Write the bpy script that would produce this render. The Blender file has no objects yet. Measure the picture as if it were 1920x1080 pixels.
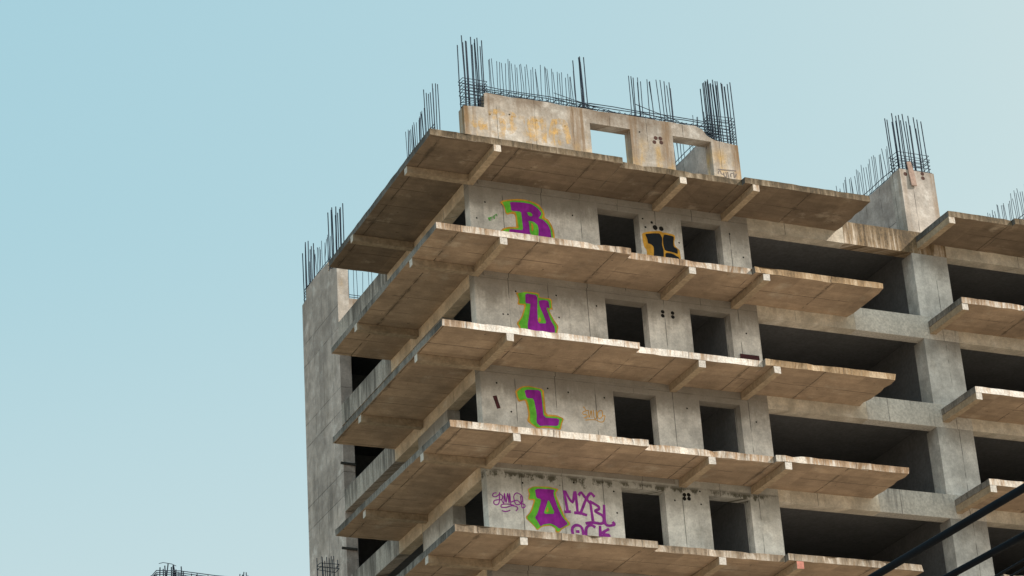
import bpy, bmesh, math, random
from mathutils import Vector, Matrix
from mathutils.geometry import tessellate_polygon
random.seed(7)
S = bpy.context.scene
COL = S.collection

SKYTINT = (2.14, 1.10, 0.33, 1.0); SKYHAZE = (0.62, 3.33, 5.0, 1.0); EXPO = 0.3; GROUNDC = (.29, .235, .175); SUNC = (1.0, .92, .82); SUNE = 5.0
# ------------------------------------------------------------------ camera
CAM_LOC = Vector((-24.1695, -56.9289, -34.1824))
YAW, PITCH, ROLL = math.radians(24.841), math.radians(25.113), math.radians(-3.933)
fw = Vector((math.sin(YAW)*math.cos(PITCH), math.cos(YAW)*math.cos(PITCH), math.sin(PITCH)))
rt = Vector((math.cos(YAW), -math.sin(YAW), 0)); upv = rt.cross(fw)
r2 = rt*math.cos(ROLL) + upv*math.sin(ROLL); u2 = -rt*math.sin(ROLL) + upv*math.cos(ROLL)
cd = bpy.data.cameras.new('camera'); cam = bpy.data.objects.new('camera', cd); COL.objects.link(cam)
cam.matrix_world = Matrix(((r2.x, u2.x, -fw.x, CAM_LOC.x), (r2.y, u2.y, -fw.y, CAM_LOC.y), (r2.z, u2.z, -fw.z, CAM_LOC.z), (0, 0, 0, 1)))
cd.sensor_width = 36.0; cd.lens = 4611.247/1920*36.0; cd.clip_start = 0.1; cd.clip_end = 20000
S.camera = cam
S.render.resolution_x = 1024; S.render.resolution_y = 576

# ------------------------------------------------------------------ light
SUNV = Vector((1.08, -0.54, 1.0)).normalized()
sun_el = math.asin(SUNV.z); sun_az = math.atan2(SUNV.x, SUNV.y)
W = bpy.data.worlds.new('World'); S.world = W; W.use_nodes = True
wn = W.node_tree.nodes; wl = W.node_tree.links; wn.clear()
sky = wn.new('ShaderNodeTexSky'); sky.sky_type = 'NISHITA'; sky.sun_disc = False
sky.sun_elevation = sun_el; sky.sun_rotation = sun_az
sky.air_density = 1.0; sky.dust_density = 6.0; sky.ozone_density = 1.0
tint = wn.new('ShaderNodeMix'); tint.data_type = 'RGBA'; tint.blend_type = 'MULTIPLY'; tint.inputs[0].default_value = 1.0
tint.inputs[7].default_value = SKYTINT                       # hazy, teal graded daylight
haze = wn.new('ShaderNodeMix'); haze.data_type = 'RGBA'; haze.blend_type = 'ADD'; haze.inputs[0].default_value = 1.0
haze.inputs[7].default_value = SKYHAZE
bg = wn.new('ShaderNodeBackground'); bg.inputs[1].default_value = 0.1
wo = wn.new('ShaderNodeOutputWorld')
cap = wn.new('ShaderNodeMix'); cap.data_type = 'RGBA'; cap.blend_type = 'DARKEN'; cap.inputs[0].default_value = 1.0
cap.inputs[7].default_value = (2.2, 2.7, 3.6, 1.0)           # veil over the bright ring round the sun
wl.new(sky.outputs[0], cap.inputs[6]); wl.new(cap.outputs[2], tint.inputs[6]); wl.new(tint.outputs[2], haze.inputs[6])
tc = wn.new('ShaderNodeTexCoord'); sz = wn.new('ShaderNodeSeparateXYZ'); mr = wn.new('ShaderNodeMapRange'); mr.interpolation_type = 'SMOOTHSTEP'
mr.inputs[1].default_value = .47; mr.inputs[2].default_value = .30     # paler air low over the horizon
low = wn.new('ShaderNodeMix'); low.data_type = 'RGBA'; low.blend_type = 'ADD'; low.inputs[7].default_value = (.60, .24, .12, 1.0)
wl.new(tc.outputs['Generated'], sz.inputs[0]); wl.new(sz.outputs[2], mr.inputs[0]); wl.new(mr.outputs[0], low.inputs[0])
wl.new(haze.outputs[2], low.inputs[6]); wl.new(low.outputs[2], bg.inputs[0]); wl.new(bg.outputs[0], wo.inputs[0])
ld = bpy.data.lights.new('sun', 'SUN'); ld.energy = SUNE; ld.angle = math.radians(0.5); ld.color = SUNC
lo = bpy.data.objects.new('sun', ld); COL.objects.link(lo)
lo.rotation_euler = SUNV.to_track_quat('Z', 'Y').to_euler()
S.view_settings.view_transform = 'Standard'; S.view_settings.look = 'None'
S.view_settings.exposure = EXPO; S.view_settings.gamma = 1.0
S.view_settings.use_curve_mapping = False

# ------------------------------------------------------------------ measured outlines of the paint on the walls (x, z in metres)
CABLES = [((-18.877, -48.807, -31.088), (-18.768, -49.735, -31.039), 0.016, 'thickest black cable, crossing the balcony slabs at the lower right'), ((-18.71, -49.087, -31.168), (-18.631, -49.505, -31.137), 0.014, 'second thick black cable, passing in front of the lowest concrete column'), ((-18.481, -49.081, -31.149), (-18.503, -49.308, -31.16), 0.005, 'thin dark cable just below the two thick black cables'), ((-18.426, -49.104, -31.153), (-18.44, -49.216, -31.16), 0.0045, 'lowest thin cable in the bottom right corner')]
GRAFFITI = {
 'B': [
  ('paint_orange', [(2.97, -0.87), (3.1, -0.78), (3.36, -0.71), (3.62, -0.66), (3.89, -0.66), (4.07, -0.69), (4.26, -0.76), (4.38, -0.9), (4.43, -1.04), (4.42, -1.17), (4.54, -1.23), (4.63, -1.38), (4.69, -1.56), (4.71, -1.76), (4.7, -1.91), (2.92, -2.15), (2.93, -1.82), (3.04, -1.72), (3.22, -1.65), (3.46, -1.62), (3.46, -1.49), (3.46, -1.34), (3.43, -1.21), (3.31, -1.2), (3.2, -1.26), (3.14, -1.21), (3.1, -1.0), (3.05, -0.93)]),
  ('paint_green', [(3.06, -0.86), (3.17, -0.81), (3.43, -0.75), (3.7, -0.71), (3.94, -0.71), (4.12, -0.76), (4.26, -0.84), (4.35, -0.98), (4.37, -1.07), (4.31, -1.21), (4.35, -1.23), (4.48, -1.27), (4.59, -1.43), (4.64, -1.62), (4.65, -1.92), (2.98, -2.15), (3.02, -1.8), (3.18, -1.72), (3.55, -1.66), (3.52, -1.48), (3.51, -1.28), (3.48, -1.14), (3.4, -1.11), (3.18, -1.21), (3.14, -1.04), (3.09, -0.91)]),
  ('paint_purple', [(3.3, -0.81), (3.7, -0.77), (4.01, -0.78), (4.18, -0.87), (4.32, -1.02), (4.3, -1.11), (4.21, -1.23), (4.35, -1.25), (4.51, -1.4), (4.58, -1.59), (4.59, -1.93), (3.21, -2.12), (3.22, -1.77), (3.26, -1.72), (3.45, -1.71), (3.68, -1.7), (3.66, -1.26), (3.65, -1.09), (3.33, -1.11), (3.33, -0.97)]),
  ('paint_green', [(3.84, -1.08), (3.95, -1.07), (4.02, -1.14), (3.99, -1.2), (3.89, -1.19)]),
  ('paint_green', [(3.87, -1.36), (4.04, -1.38), (4.16, -1.47), (4.18, -1.63), (4.15, -1.89), (3.96, -1.86), (3.89, -1.76), (3.89, -1.54)]),
  ('paint_orange', [(3.95, -1.42), (3.99, -1.44), (4.02, -1.53), (4.0, -1.68), (3.95, -1.71)]),
 ],
 'U': [
  ('paint_orange', [(3.29, -3.78), (3.47, -3.78), (3.6, -3.72), (3.83, -3.71), (4.06, -3.72), (4.04, -3.85), (4.45, -3.84), (4.44, -4.15), (4.48, -4.2), (4.32, -4.21), (4.47, -4.53), (4.6, -4.71), (4.56, -4.89), (4.52, -5.04), (3.34, -5.18), (3.32, -4.9), (3.25, -4.79), (3.42, -4.57), (3.56, -4.17), (3.32, -4.18), (3.37, -4.0)]),
  ('paint_green', [(3.35, -3.81), (3.6, -3.74), (4.03, -3.76), (4.01, -3.88), (4.41, -3.88), (4.41, -4.16), (4.29, -4.18), (4.43, -4.53), (4.55, -4.73), (4.49, -5.04), (3.37, -5.18), (3.37, -4.87), (3.31, -4.78), (3.47, -4.56), (3.62, -4.12), (3.38, -4.14), (3.41, -4.0)]),
  ('paint_purple', [(3.6, -3.78), (3.99, -3.79), (3.95, -4.29), (3.94, -4.7), (4.22, -4.68), (4.12, -4.37), (4.02, -4.12), (4.02, -3.96), (4.19, -3.92), (4.33, -3.93), (4.36, -4.16), (4.24, -4.17), (4.36, -4.56), (4.48, -4.78), (4.45, -5.05), (3.62, -5.15), (3.6, -4.79), (3.67, -4.5), (3.74, -4.13), (3.74, -4.11), (3.58, -4.1)]),
  ('paint_orange', [(3.95, -4.63), (3.99, -4.51), (4.03, -4.53), (4.04, -4.63), (3.96, -4.67)]),
 ],
 'L': [
  ('paint_orange', [(3.06, -6.94), (3.28, -6.77), (3.52, -6.73), (3.97, -6.79), (3.98, -7.13), (3.99, -7.57), (4.32, -7.56), (4.55, -7.64), (4.48, -7.8), (4.42, -8.02), (4.15, -7.99), (3.88, -8.0), (3.67, -8.04), (3.54, -7.96), (3.37, -7.85), (3.43, -7.64), (3.4, -7.37), (3.35, -7.2), (3.14, -7.28), (3.09, -7.12)]),
  ('paint_green', [(3.12, -6.96), (3.3, -6.81), (3.51, -6.77), (3.91, -6.8), (3.92, -7.14), (3.93, -7.64), (4.32, -7.61), (4.5, -7.66), (4.43, -7.81), (4.38, -7.99), (4.13, -7.95), (3.88, -7.95), (3.7, -8.02), (3.46, -7.86), (3.48, -7.59), (3.45, -7.3), (3.4, -7.16), (3.19, -7.22), (3.14, -7.11)]),
  ('paint_purple', [(3.35, -6.87), (3.87, -6.83), (3.89, -7.14), (3.9, -7.68), (4.4, -7.66), (4.35, -7.9), (3.93, -7.93), (3.77, -7.96), (3.66, -7.86), (3.69, -7.61), (3.63, -7.12), (3.4, -7.13)]),
 ],
 'A': [
  ('paint_orange', [(3.24, -9.93), (3.43, -9.82), (3.87, -9.79), (4.22, -9.83), (4.1, -9.98), (4.23, -10.35), (4.34, -10.65), (4.52, -10.87), (4.22, -11.04), (4.13, -11.15), (4.01, -11.15), (4.01, -11.04), (3.88, -10.96), (3.62, -11.01), (3.45, -11.14), (3.37, -11.03), (3.1, -10.79), (3.28, -10.59), (3.42, -10.24), (3.23, -10.25), (3.27, -10.07)]),
  ('paint_green', [(3.27, -9.94), (3.44, -9.84), (3.87, -9.82), (4.16, -9.85), (4.07, -9.98), (4.19, -10.36), (4.31, -10.68), (4.48, -10.88), (4.2, -11.01), (4.12, -11.12), (4.05, -11.11), (4.01, -11.01), (3.86, -10.94), (3.62, -10.98), (3.45, -11.11), (3.39, -11.02), (3.14, -10.79), (3.33, -10.58), (3.47, -10.2), (3.26, -10.22), (3.31, -10.07)]),
  ('paint_purple', [(3.46, -9.89), (4.08, -9.86), (4.03, -10.0), (4.13, -10.38), (4.25, -10.66), (4.43, -10.87), (4.14, -11.04), (4.02, -10.95), (3.86, -10.9), (3.65, -10.95), (3.56, -11.02), (3.47, -10.86), (3.4, -10.76), (3.49, -10.64), (3.65, -10.2), (3.49, -10.17)]),
  ('paint_green', [(3.86, -10.18), (4.04, -10.6), (3.68, -10.63), (3.78, -10.39)]),
  ('paint_orange', [(3.82, -10.4), (3.84, -10.55), (3.76, -10.57)]),
 ],
 'K': [
  ('paint_orange', [(7.65, -1.25), (7.86, -1.16), (8.29, -1.08), (8.38, -1.13), (8.44, -1.11), (8.77, -1.15), (8.78, -1.26), (8.73, -1.39), (8.74, -1.52), (8.82, -1.6), (8.89, -1.65), (8.9, -1.83), (8.91, -2.06), (7.73, -2.21), (7.76, -1.81), (7.68, -1.7), (7.65, -1.48)]),
  ('paint_black', [(7.75, -1.26), (8.01, -1.2), (8.26, -1.17), (8.33, -1.32), (8.3, -1.54), (8.34, -1.74), (8.3, -2.14), (7.95, -2.18), (8.0, -1.8), (8.0, -1.65), (7.91, -1.58), (7.82, -1.57), (7.81, -1.42)]),
  ('paint_black', [(8.41, -1.18), (8.74, -1.21), (8.7, -1.39), (8.7, -1.57), (8.82, -1.63), (8.81, -1.8), (8.65, -1.76), (8.38, -1.74), (8.34, -1.56), (8.35, -1.32)]),
  ('paint_black', [(8.39, -1.81), (8.62, -1.81), (8.85, -1.92), (8.83, -2.07), (8.36, -2.13)]),
 ],
}
STROKES = {
 'MX': [[(4.37, -9.88), (4.44, -10.49)], [(4.35, -10.51), (4.52, -10.49)], [(4.41, -9.89), (4.61, -10.2), (4.72, -9.86), (4.75, -10.51)], [(4.66, -10.51), (4.82, -10.52)], [(4.83, -9.96), (4.91, -9.88), (5.03, -10.03), (5.16, -10.17)], [(5.31, -9.96), (5.2, -9.88), (5.05, -10.07), (4.86, -10.47)], [(4.8, -10.5), (5.02, -10.55)], [(5.17, -10.13), (5.21, -10.69)], [(5.17, -10.13), (5.41, -10.25), (5.42, -10.34), (5.3, -10.41), (5.53, -10.53), (5.55, -10.69), (5.46, -10.77), (5.2, -10.76), (4.99, -10.8)], [(5.6, -10.21), (5.6, -10.77), (5.87, -10.77), (5.84, -10.7)], [(4.55, -11.17), (4.54, -11.0), (4.65, -10.89), (4.81, -10.91), (4.87, -11.06), (4.86, -11.24)], [(4.67, -11.07), (4.74, -11.07)], [(5.25, -10.89), (5.12, -10.84), (4.98, -10.96), (4.96, -11.21)], [(5.42, -10.86), (5.4, -11.22)], [(5.68, -10.92), (5.48, -11.06), (5.7, -11.11), (5.41, -11.15)]],
 'SB': [[(2.27, -10.12), (2.18, -10.15), (2.16, -10.23), (2.25, -10.24), (2.36, -10.16), (2.37, -10.11), (2.34, -10.4), (2.26, -10.48), (2.18, -10.45), (2.19, -10.37), (2.29, -10.33), (2.42, -10.31), (2.46, -10.21), (2.39, -10.15)], [(2.42, -10.31), (2.48, -10.41), (2.52, -10.11), (2.55, -10.39), (2.62, -10.1), (2.64, -10.4), (2.68, -10.1), (2.69, -10.42)], [(2.82, -10.36), (2.8, -10.18), (2.9, -10.07), (3.04, -10.14), (3.06, -10.29), (2.97, -10.4), (2.86, -10.42), (2.82, -10.36)], [(2.71, -10.36), (2.89, -10.29), (3.0, -10.37), (3.11, -10.4), (3.12, -10.47), (3.04, -10.5), (3.02, -10.41), (3.01, -10.16)], [(2.79, -10.45), (2.6, -10.43), (2.42, -10.46), (2.4, -10.54), (2.55, -10.53), (2.72, -10.47), (2.85, -10.48), (2.9, -10.53), (2.84, -10.61)], [(2.41, -10.64), (2.52, -10.66), (2.66, -10.61)]],
 'OT': [[(5.2, -7.23), (5.22, -7.21), (5.27, -7.31), (5.33, -7.31)], [(5.3, -7.32), (5.18, -7.37), (5.17, -7.44), (5.28, -7.45), (5.29, -7.51), (5.19, -7.56)], [(5.35, -7.3), (5.36, -7.53), (5.44, -7.3), (5.45, -7.52)], [(5.51, -7.28), (5.52, -7.52), (5.59, -7.52), (5.61, -7.28)], [(5.72, -7.27), (5.63, -7.37), (5.66, -7.52), (5.78, -7.46), (5.79, -7.28), (5.72, -7.27)], [(5.78, -7.44), (5.87, -7.43), (5.81, -7.6), (5.69, -7.63), (5.54, -7.58), (5.23, -7.62)]],
 'smear': [[(2.6, -1.48), (2.68, -1.45), (2.76, -1.4), (2.86, -1.33)]],
 'block': [[(2.42, -7.19), (2.51, -7.51)]],
 'Y1': [[(2.85, 2.17), (3.16, 2.25), (3.25, 2.16)], [(2.99, 2.17), (2.97, 1.44)], [(3.14, 1.92), (3.26, 1.91), (3.2, 1.38)], [(3.54, 2.21), (3.64, 2.17), (3.55, 2.04)], [(3.58, 1.99), (3.61, 1.74), (3.46, 1.62)]],
 'Y2': [[(3.9, 2.17), (3.92, 1.74), (4.07, 1.52), (4.1, 1.33)], [(4.18, 2.11), (4.18, 1.74), (4.3, 1.46)], [(4.23, 2.17), (4.62, 2.21)], [(4.62, 2.21), (4.6, 1.45)], [(4.33, 2.16), (4.38, 1.87)]],
 'Y3': [[(4.98, 2.17), (4.87, 1.7), (4.87, 1.4)], [(4.98, 2.19), (5.3, 2.22), (5.37, 1.93), (5.44, 1.54)], [(4.98, 1.86), (5.27, 1.86)], [(5.15, 1.79), (5.17, 1.44)]],
 'Y4': [[(2.49, 1.72), (2.7, 1.72)], [(2.51, 1.62), (2.7, 1.65)], [(2.28, 1.73), (2.37, 1.65)]],
 'scr': [[(10.54, 1.24), (10.56, 1.31), (10.62, 1.34), (10.65, 1.25)], [(10.66, 1.24), (10.74, 1.23)], [(10.74, 1.3), (10.75, 1.18), (10.84, 1.17), (10.82, 1.33)], [(10.88, 1.34), (10.91, 1.16)], [(11.06, 1.33), (10.98, 1.29), (10.99, 1.18)], [(11.1, 1.36), (11.1, 1.17)], [(11.19, 1.32), (11.14, 1.2)], [(10.55, 1.39), (11.18, 1.43)]],
}
# ------------------------------------------------------------------ node helpers
class NB:
    def __init__(s, name):
        s.m = bpy.data.materials.new(name); s.m.use_nodes = True
        s.t = s.m.node_tree; s.n = s.t.nodes; s.l = s.t.links; s.n.clear()
        s.out = s.n.new('ShaderNodeOutputMaterial')
        g = s.n.new('ShaderNodeNewGeometry'); sp = s.n.new('ShaderNodeSeparateXYZ')
        s.l.new(g.outputs['Position'], sp.inputs[0])
        s.pos = g.outputs['Position']; s.x, s.y, s.z = sp.outputs; s.u = s.M('ADD', s.x, s.y)
        s.rand = s.n.new('ShaderNodeObjectInfo').outputs['Random']
    def put(s, sock, v):
        if hasattr(v, 'is_output'): s.l.new(v, sock)
        elif isinstance(v, (tuple, list)): sock.default_value = tuple(v) + ((1.0,) if len(v) == 3 and sock.type == 'RGBA' else ())
        else: sock.default_value = v
    def M(s, op, a, b=0.0, c=0.0, clamp=False):
        q = s.n.new('ShaderNodeMath'); q.operation = op; q.use_clamp = clamp
        s.put(q.inputs[0], a); s.put(q.inputs[1], b); s.put(q.inputs[2], c); return q.outputs[0]
    def vec(s, a, b, c):
        q = s.n.new('ShaderNodeCombineXYZ'); s.put(q.inputs[0], a); s.put(q.inputs[1], b); s.put(q.inputs[2], c); return q.outputs[0]
    def noise(s, v, scale, detail=4.0, rough=0.55, off=0.0):
        if off:
            q = s.n.new('ShaderNodeVectorMath'); q.operation = 'ADD'; s.l.new(v, q.inputs[0]); q.inputs[1].default_value = (off, off*1.7, off*.6); v = q.outputs[0]
        q = s.n.new('ShaderNodeTexNoise'); s.l.new(v, q.inputs['Vector']); q.inputs['Scale'].default_value = scale
        q.inputs['Detail'].default_value = detail; q.inputs['Roughness'].default_value = rough; return q.outputs[0]
    def wn(s, a, b=0.0):
        q = s.n.new('ShaderNodeTexWhiteNoise'); q.noise_dimensions = '2D'; s.l.new(s.vec(a, b, 0.0), q.inputs[0]); return q.outputs[0]
    def ss(s, v, lo, hi, a=0.0, b=1.0):
        q = s.n.new('ShaderNodeMapRange'); q.interpolation_type = 'SMOOTHSTEP'
        s.put(q.inputs[0], v); s.put(q.inputs[1], lo); s.put(q.inputs[2], hi); s.put(q.inputs[3], a); s.put(q.inputs[4], b); return q.outputs[0]
    def mix(s, f, a, b, mode='MIX'):
        q = s.n.new('ShaderNodeMix'); q.data_type = 'RGBA'; q.blend_type = mode
        s.put(q.inputs[0], f); s.put(q.inputs[6], a); s.put(q.inputs[7], b); return q.outputs[2]
    def mul(s, col, f):   # colour * scalar
        q = s.n.new('ShaderNodeVectorMath'); q.operation = 'SCALE'; s.put(q.inputs[0], col); s.put(q.inputs[3], f); return q.outputs[0]
    def line(s, coord, period, width, off=0.0):   # thin joint every `period`
        f = s.M('FRACT', s.M('MULTIPLY_ADD', coord, 1.0/period, off))
        d = s.M('MULTIPLY', s.M('ABSOLUTE', s.M('SUBTRACT', f, 0.5)), period)
        return s.ss(d, width*0.35, width, 1.0, 0.0)
    def band(s, coord, c, w):
        return s.ss(s.M('ABSOLUTE', s.M('SUBTRACT', coord, c)), w*0.3, w, 1.0, 0.0)
    def finish(s, col, rough=0.9, bump=None, bstr=0.3, bdist=0.02, alpha=None, spec=0.25, metal=0.0):
        b = s.n.new('ShaderNodeBsdfPrincipled'); s.put(b.inputs['Base Color'], col); s.put(b.inputs['Roughness'], rough)
        b.inputs['Specular IOR Level'].default_value = spec; b.inputs['Metallic'].default_value = metal
        if bump is not None:
            q = s.n.new('ShaderNodeBump'); q.inputs['Strength'].default_value = bstr; q.inputs['Distance'].default_value = bdist
            s.l.new(bump, q.inputs['Height']); s.l.new(q.outputs[0], b.inputs['Normal'])
        if alpha is not None: s.put(b.inputs['Alpha'], alpha)
        s.l.new(b.outputs[0], s.out.inputs[0]); return s.m

def wall_mat(name, base, grime=(0.12, 0.105, 0.085), grime_amt=0.75, streak=0.3, board=1.27, rust=None, yellow=None, seed=0.0, topstain_shade=True, lifts=((0.42, .4),), mold=0.0):
    k = NB(name)
    big = k.noise(k.pos, 0.5, 5, 0.62, seed+1.3); mid = k.noise(k.pos, 2.1, 7, 0.66, seed+4.1); fine = k.noise(k.pos, 20, 5, 0.62, seed)
    blot = k.noise(k.vec(k.u, seed, k.M('MULTIPLY', k.z, .8)), 1.1, 7, .68)
    sv = k.vec(k.M('MULTIPLY', k.u, 2.6), seed, k.M('MULTIPLY', k.z, 0.3)); st = k.noise(sv, 1.0, 6, 0.66, seed+9)
    sv2 = k.vec(k.M('MULTIPLY', k.u, 8.0), seed+3, k.M('MULTIPLY', k.z, 0.7)); st2 = k.noise(sv2, 1.0, 5, 0.62)
    d = k.M('MODULO', k.M('ADD', k.M('MULTIPLY', k.z, -1.0), 30.0), 3.0)        # metres below the storey's own slab
    sti = k.M('FLOOR', k.M('MULTIPLY', k.z, 1/3.0)); fl = k.M('FLOOR', k.M('MULTIPLY_ADD', k.u, 1.0/board, 0.37))
    bt = k.wn(fl, sti); lift = k.wn(fl, k.M('FLOOR', k.M('MULTIPLY', k.z, 1/1.5)))
    tone = k.M('MULTIPLY', k.ss(big, .3, .7, .80, 1.14), k.ss(mid, .3, .72, .78, 1.17))
    tone = k.M('MULTIPLY', tone, k.M('MULTIPLY_ADD', bt, 0.14, 0.93)); tone = k.M('MULTIPLY', tone, k.M('MULTIPLY_ADD', lift, 0.08, 0.96))
    tone = k.M('MULTIPLY', tone, k.ss(fine, .3, .7, .90, 1.09)); tone = k.M('MULTIPLY', tone, k.M('MULTIPLY_ADD', k.rand, 0.14, 0.93))
    col = k.mul(base, tone)
    col = k.mix(k.M('MULTIPLY', k.ss(blot, .5, .72), 0.35), col, k.mul(k.mix(0.5, base, (0.46, 0.35, 0.24)), tone))
    pale = k.ss(k.M('ADD', k.M('MULTIPLY', mid, .6), k.M('MULTIPLY', blot, -.5)), .08, .2); col = k.mix(k.M('MULTIPLY', pale, .3), col, k.mul((.72, .70, .67), tone))
    g = k.M('MULTIPLY', k.ss(k.M('ADD', k.M('MULTIPLY', st, .6), k.M('MULTIPLY', blot, .5)), .57, .72), .6)
    if topstain_shade:  # grime below the slab, strengthened to paint in the shade there too
        fall = k.ss(d, 0.45, 1.9, 1.0, 0.0)
        q = k.M('ADD', k.M('MULTIPLY', blot, .62), k.M('ADD', k.M('MULTIPLY', st2, .22), k.M('MULTIPLY', fall, .36)))
        g = k.M('MAXIMUM', g, k.M('MULTIPLY', k.ss(q, .48, .73), k.M('MULTIPLY_ADD', fall, .6, .4)))
        if mold:
            q2 = k.M('ADD', k.M('MULTIPLY', k.noise(k.vec(k.M('MULTIPLY', k.u, 2.4), 1.0, k.M('MULTIPLY', k.z, 1.5)), 1.0, 8, .72), .8), k.M('MULTIPLY', k.ss(d, .3, 1.15, 1.0, 0.0), .25))
            g3 = k.M('MULTIPLY', k.ss(q2, .575, .65), k.ss(d, .35, .5))
            col = k.mix(k.M('MULTIPLY', g3, mold), col, (.035, .036, .024))
    col = k.mix(k.M('MULTIPLY', g, grime_amt), col, grime)
    col = k.mix(k.M('MULTIPLY', k.ss(st2, .60, .76), streak), col, k.mul(grime, 1.2))
    jn = k.ss(k.noise(k.vec(k.u, 0.0, k.M('MULTIPLY', k.z, .8)), 1.7, 3), .40, .55)
    jl = k.M('MULTIPLY', k.line(k.u, board, 0.016, .37), jn)
    for c, am in lifts:
        hl = k.M('MULTIPLY', k.band(k.M('ADD', d, k.M('MULTIPLY', k.M('SUBTRACT', fine, .5), .02)), c, .022), k.M('MULTIPLY', k.ss(blot, .35, .55), am)); jl = k.M('MAXIMUM', jl, hl)
    col = k.mix(k.M('MULTIPLY', jl, .78), col, (.05, .045, .04))
    pit = k.ss(k.noise(k.pos, 30, 2, .5, seed+2), .68, .75); col = k.mix(k.M('MULTIPLY', pit, .55), col, (.06, .055, .05))
    if yellow:
        zz = k.M('MULTIPLY', k.ss(k.z, .1, .7), k.ss(k.z, 1.6, 2.3, 1, 0))
        ym = k.ss(k.M('ADD', k.M('MULTIPLY', blot, .6), k.M('MULTIPLY', st, .5)), .50, .72)
        col = k.mix(k.M('MULTIPLY', k.M('MULTIPLY', ym, zz), .75), col, k.mul(yellow, tone))
    if rust:
        r = None
        for c, w, am in rust:
            wob = k.M('ADD', k.u, k.M('MULTIPLY', k.M('SUBTRACT', st, .5), .12)); bb = k.M('MULTIPLY', k.band(wob, c, w), am); r = bb if r is None else k.M('MAXIMUM', r, bb)
        r = k.M('MULTIPLY', r, k.ss(k.M('ADD', st2, k.M('MULTIPLY', mid, .5)), .5, .86, .08, 1.0))
        r = k.M('MULTIPLY', r, k.ss(k.z, .0, 2.2, .35, 1.0))
        col = k.mix(k.M('MULTIPLY', r, .9), col, (.20, .112, .045))
        edge = k.M('MULTIPLY', k.ss(k.M('ADD', k.z, k.M('MULTIPLY', k.M('SUBTRACT', st2, .5), 1.3)), 2.0, 2.8), k.ss(blot, .38, .6))
        col = k.mix(k.M('MULTIPLY', edge, .65), col, (.15, .095, .055))
    bp = k.M('SUBTRACT', k.M('ADD', fine, k.M('MULTIPLY', mid, 1.2)), k.M('MULTIPLY', jl, 1.0))
    return k.finish(col, .93, bp, .4, .015)

def soffit_mat(name, base):
    k = NB(name)
    zi = k.M('FLOOR', k.M('MULTIPLY', k.M('SUBTRACT', k.z, .05), 1/3.0)); zo = k.M('MULTIPLY', zi, 7.31)
    P3 = k.vec(k.x, k.y, zo)
    big = k.noise(P3, .55, 6, .64, 2.0); mid = k.noise(P3, 2.6, 7, .66, 5.0); fine = k.noise(P3, 22, 5, .62); sm = k.noise(P3, 1.2, 7, .7, 11.0)
    tone = k.M('MULTIPLY', k.ss(big, .3, .7, .84, 1.18), k.ss(mid, .3, .7, .88, 1.10)); tone = k.M('MULTIPLY', tone, k.ss(fine, .3, .7, .93, 1.06))
    ox = k.M('FRACT', k.M('MULTIPLY', zi, .37)); xs = k.M('ADD', k.x, ox)
    px = k.M('FLOOR', k.M('MULTIPLY_ADD', xs, 1/1.22, .12)); py = k.M('FLOOR', k.M('MULTIPLY_ADD', k.y, 1/1.1, .42))
    tone = k.M('MULTIPLY', tone, k.M('MULTIPLY_ADD', k.wn(k.M('MULTIPLY_ADD', py, 13.0, px), zi), .26, .87))
    brd = k.noise(k.vec(k.M('MULTIPLY', k.x, .4), k.M('MULTIPLY', k.y, 7.5), zo), 1.0, 2); tone = k.M('MULTIPLY', tone, k.ss(brd, .35, .65, .95, 1.05))
    col = k.mul(base, tone)
    col = k.mix(k.M('MULTIPLY', k.ss(sm, .53, .72), .5), col, k.mul(base, .5))
    col = k.mix(k.M('MULTIPLY', k.ss(k.noise(P3, .9, 6, .66, 31.0), .56, .70), .5), col, k.mul((.50, .42, .33), tone))
    jx = k.M('MULTIPLY', k.line(xs, 2.44, .022, .12), k.ss(mid, .40, .50)); jy = k.M('MULTIPLY', k.line(k.y, 1.1, .018, .42), k.ss(big, .44, .55))
    wide = k.M('MULTIPLY', k.line(k.M('ADD', xs, k.M('MULTIPLY', k.M('SUBTRACT', mid, .5), .12)), 2.44, .10, .12), k.ss(sm, .47, .62))
    j = k.M('MAXIMUM', k.M('MAXIMUM', jx, jy), k.M('MULTIPLY', wide, .6))
    spot = k.ss(k.noise(P3, 6.5, 2, .5, 17.0), .72, .76); j = k.M('MAXIMUM', j, k.M('MULTIPLY', spot, .7))
    col = k.mix(k.M('MULTIPLY', j, .78), col, (.035, .027, .02))
    return k.finish(col, .95, k.M('SUBTRACT', k.M('ADD', fine, mid), k.M('MULTIPLY', j, 1.5)), .4, .015)

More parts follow.
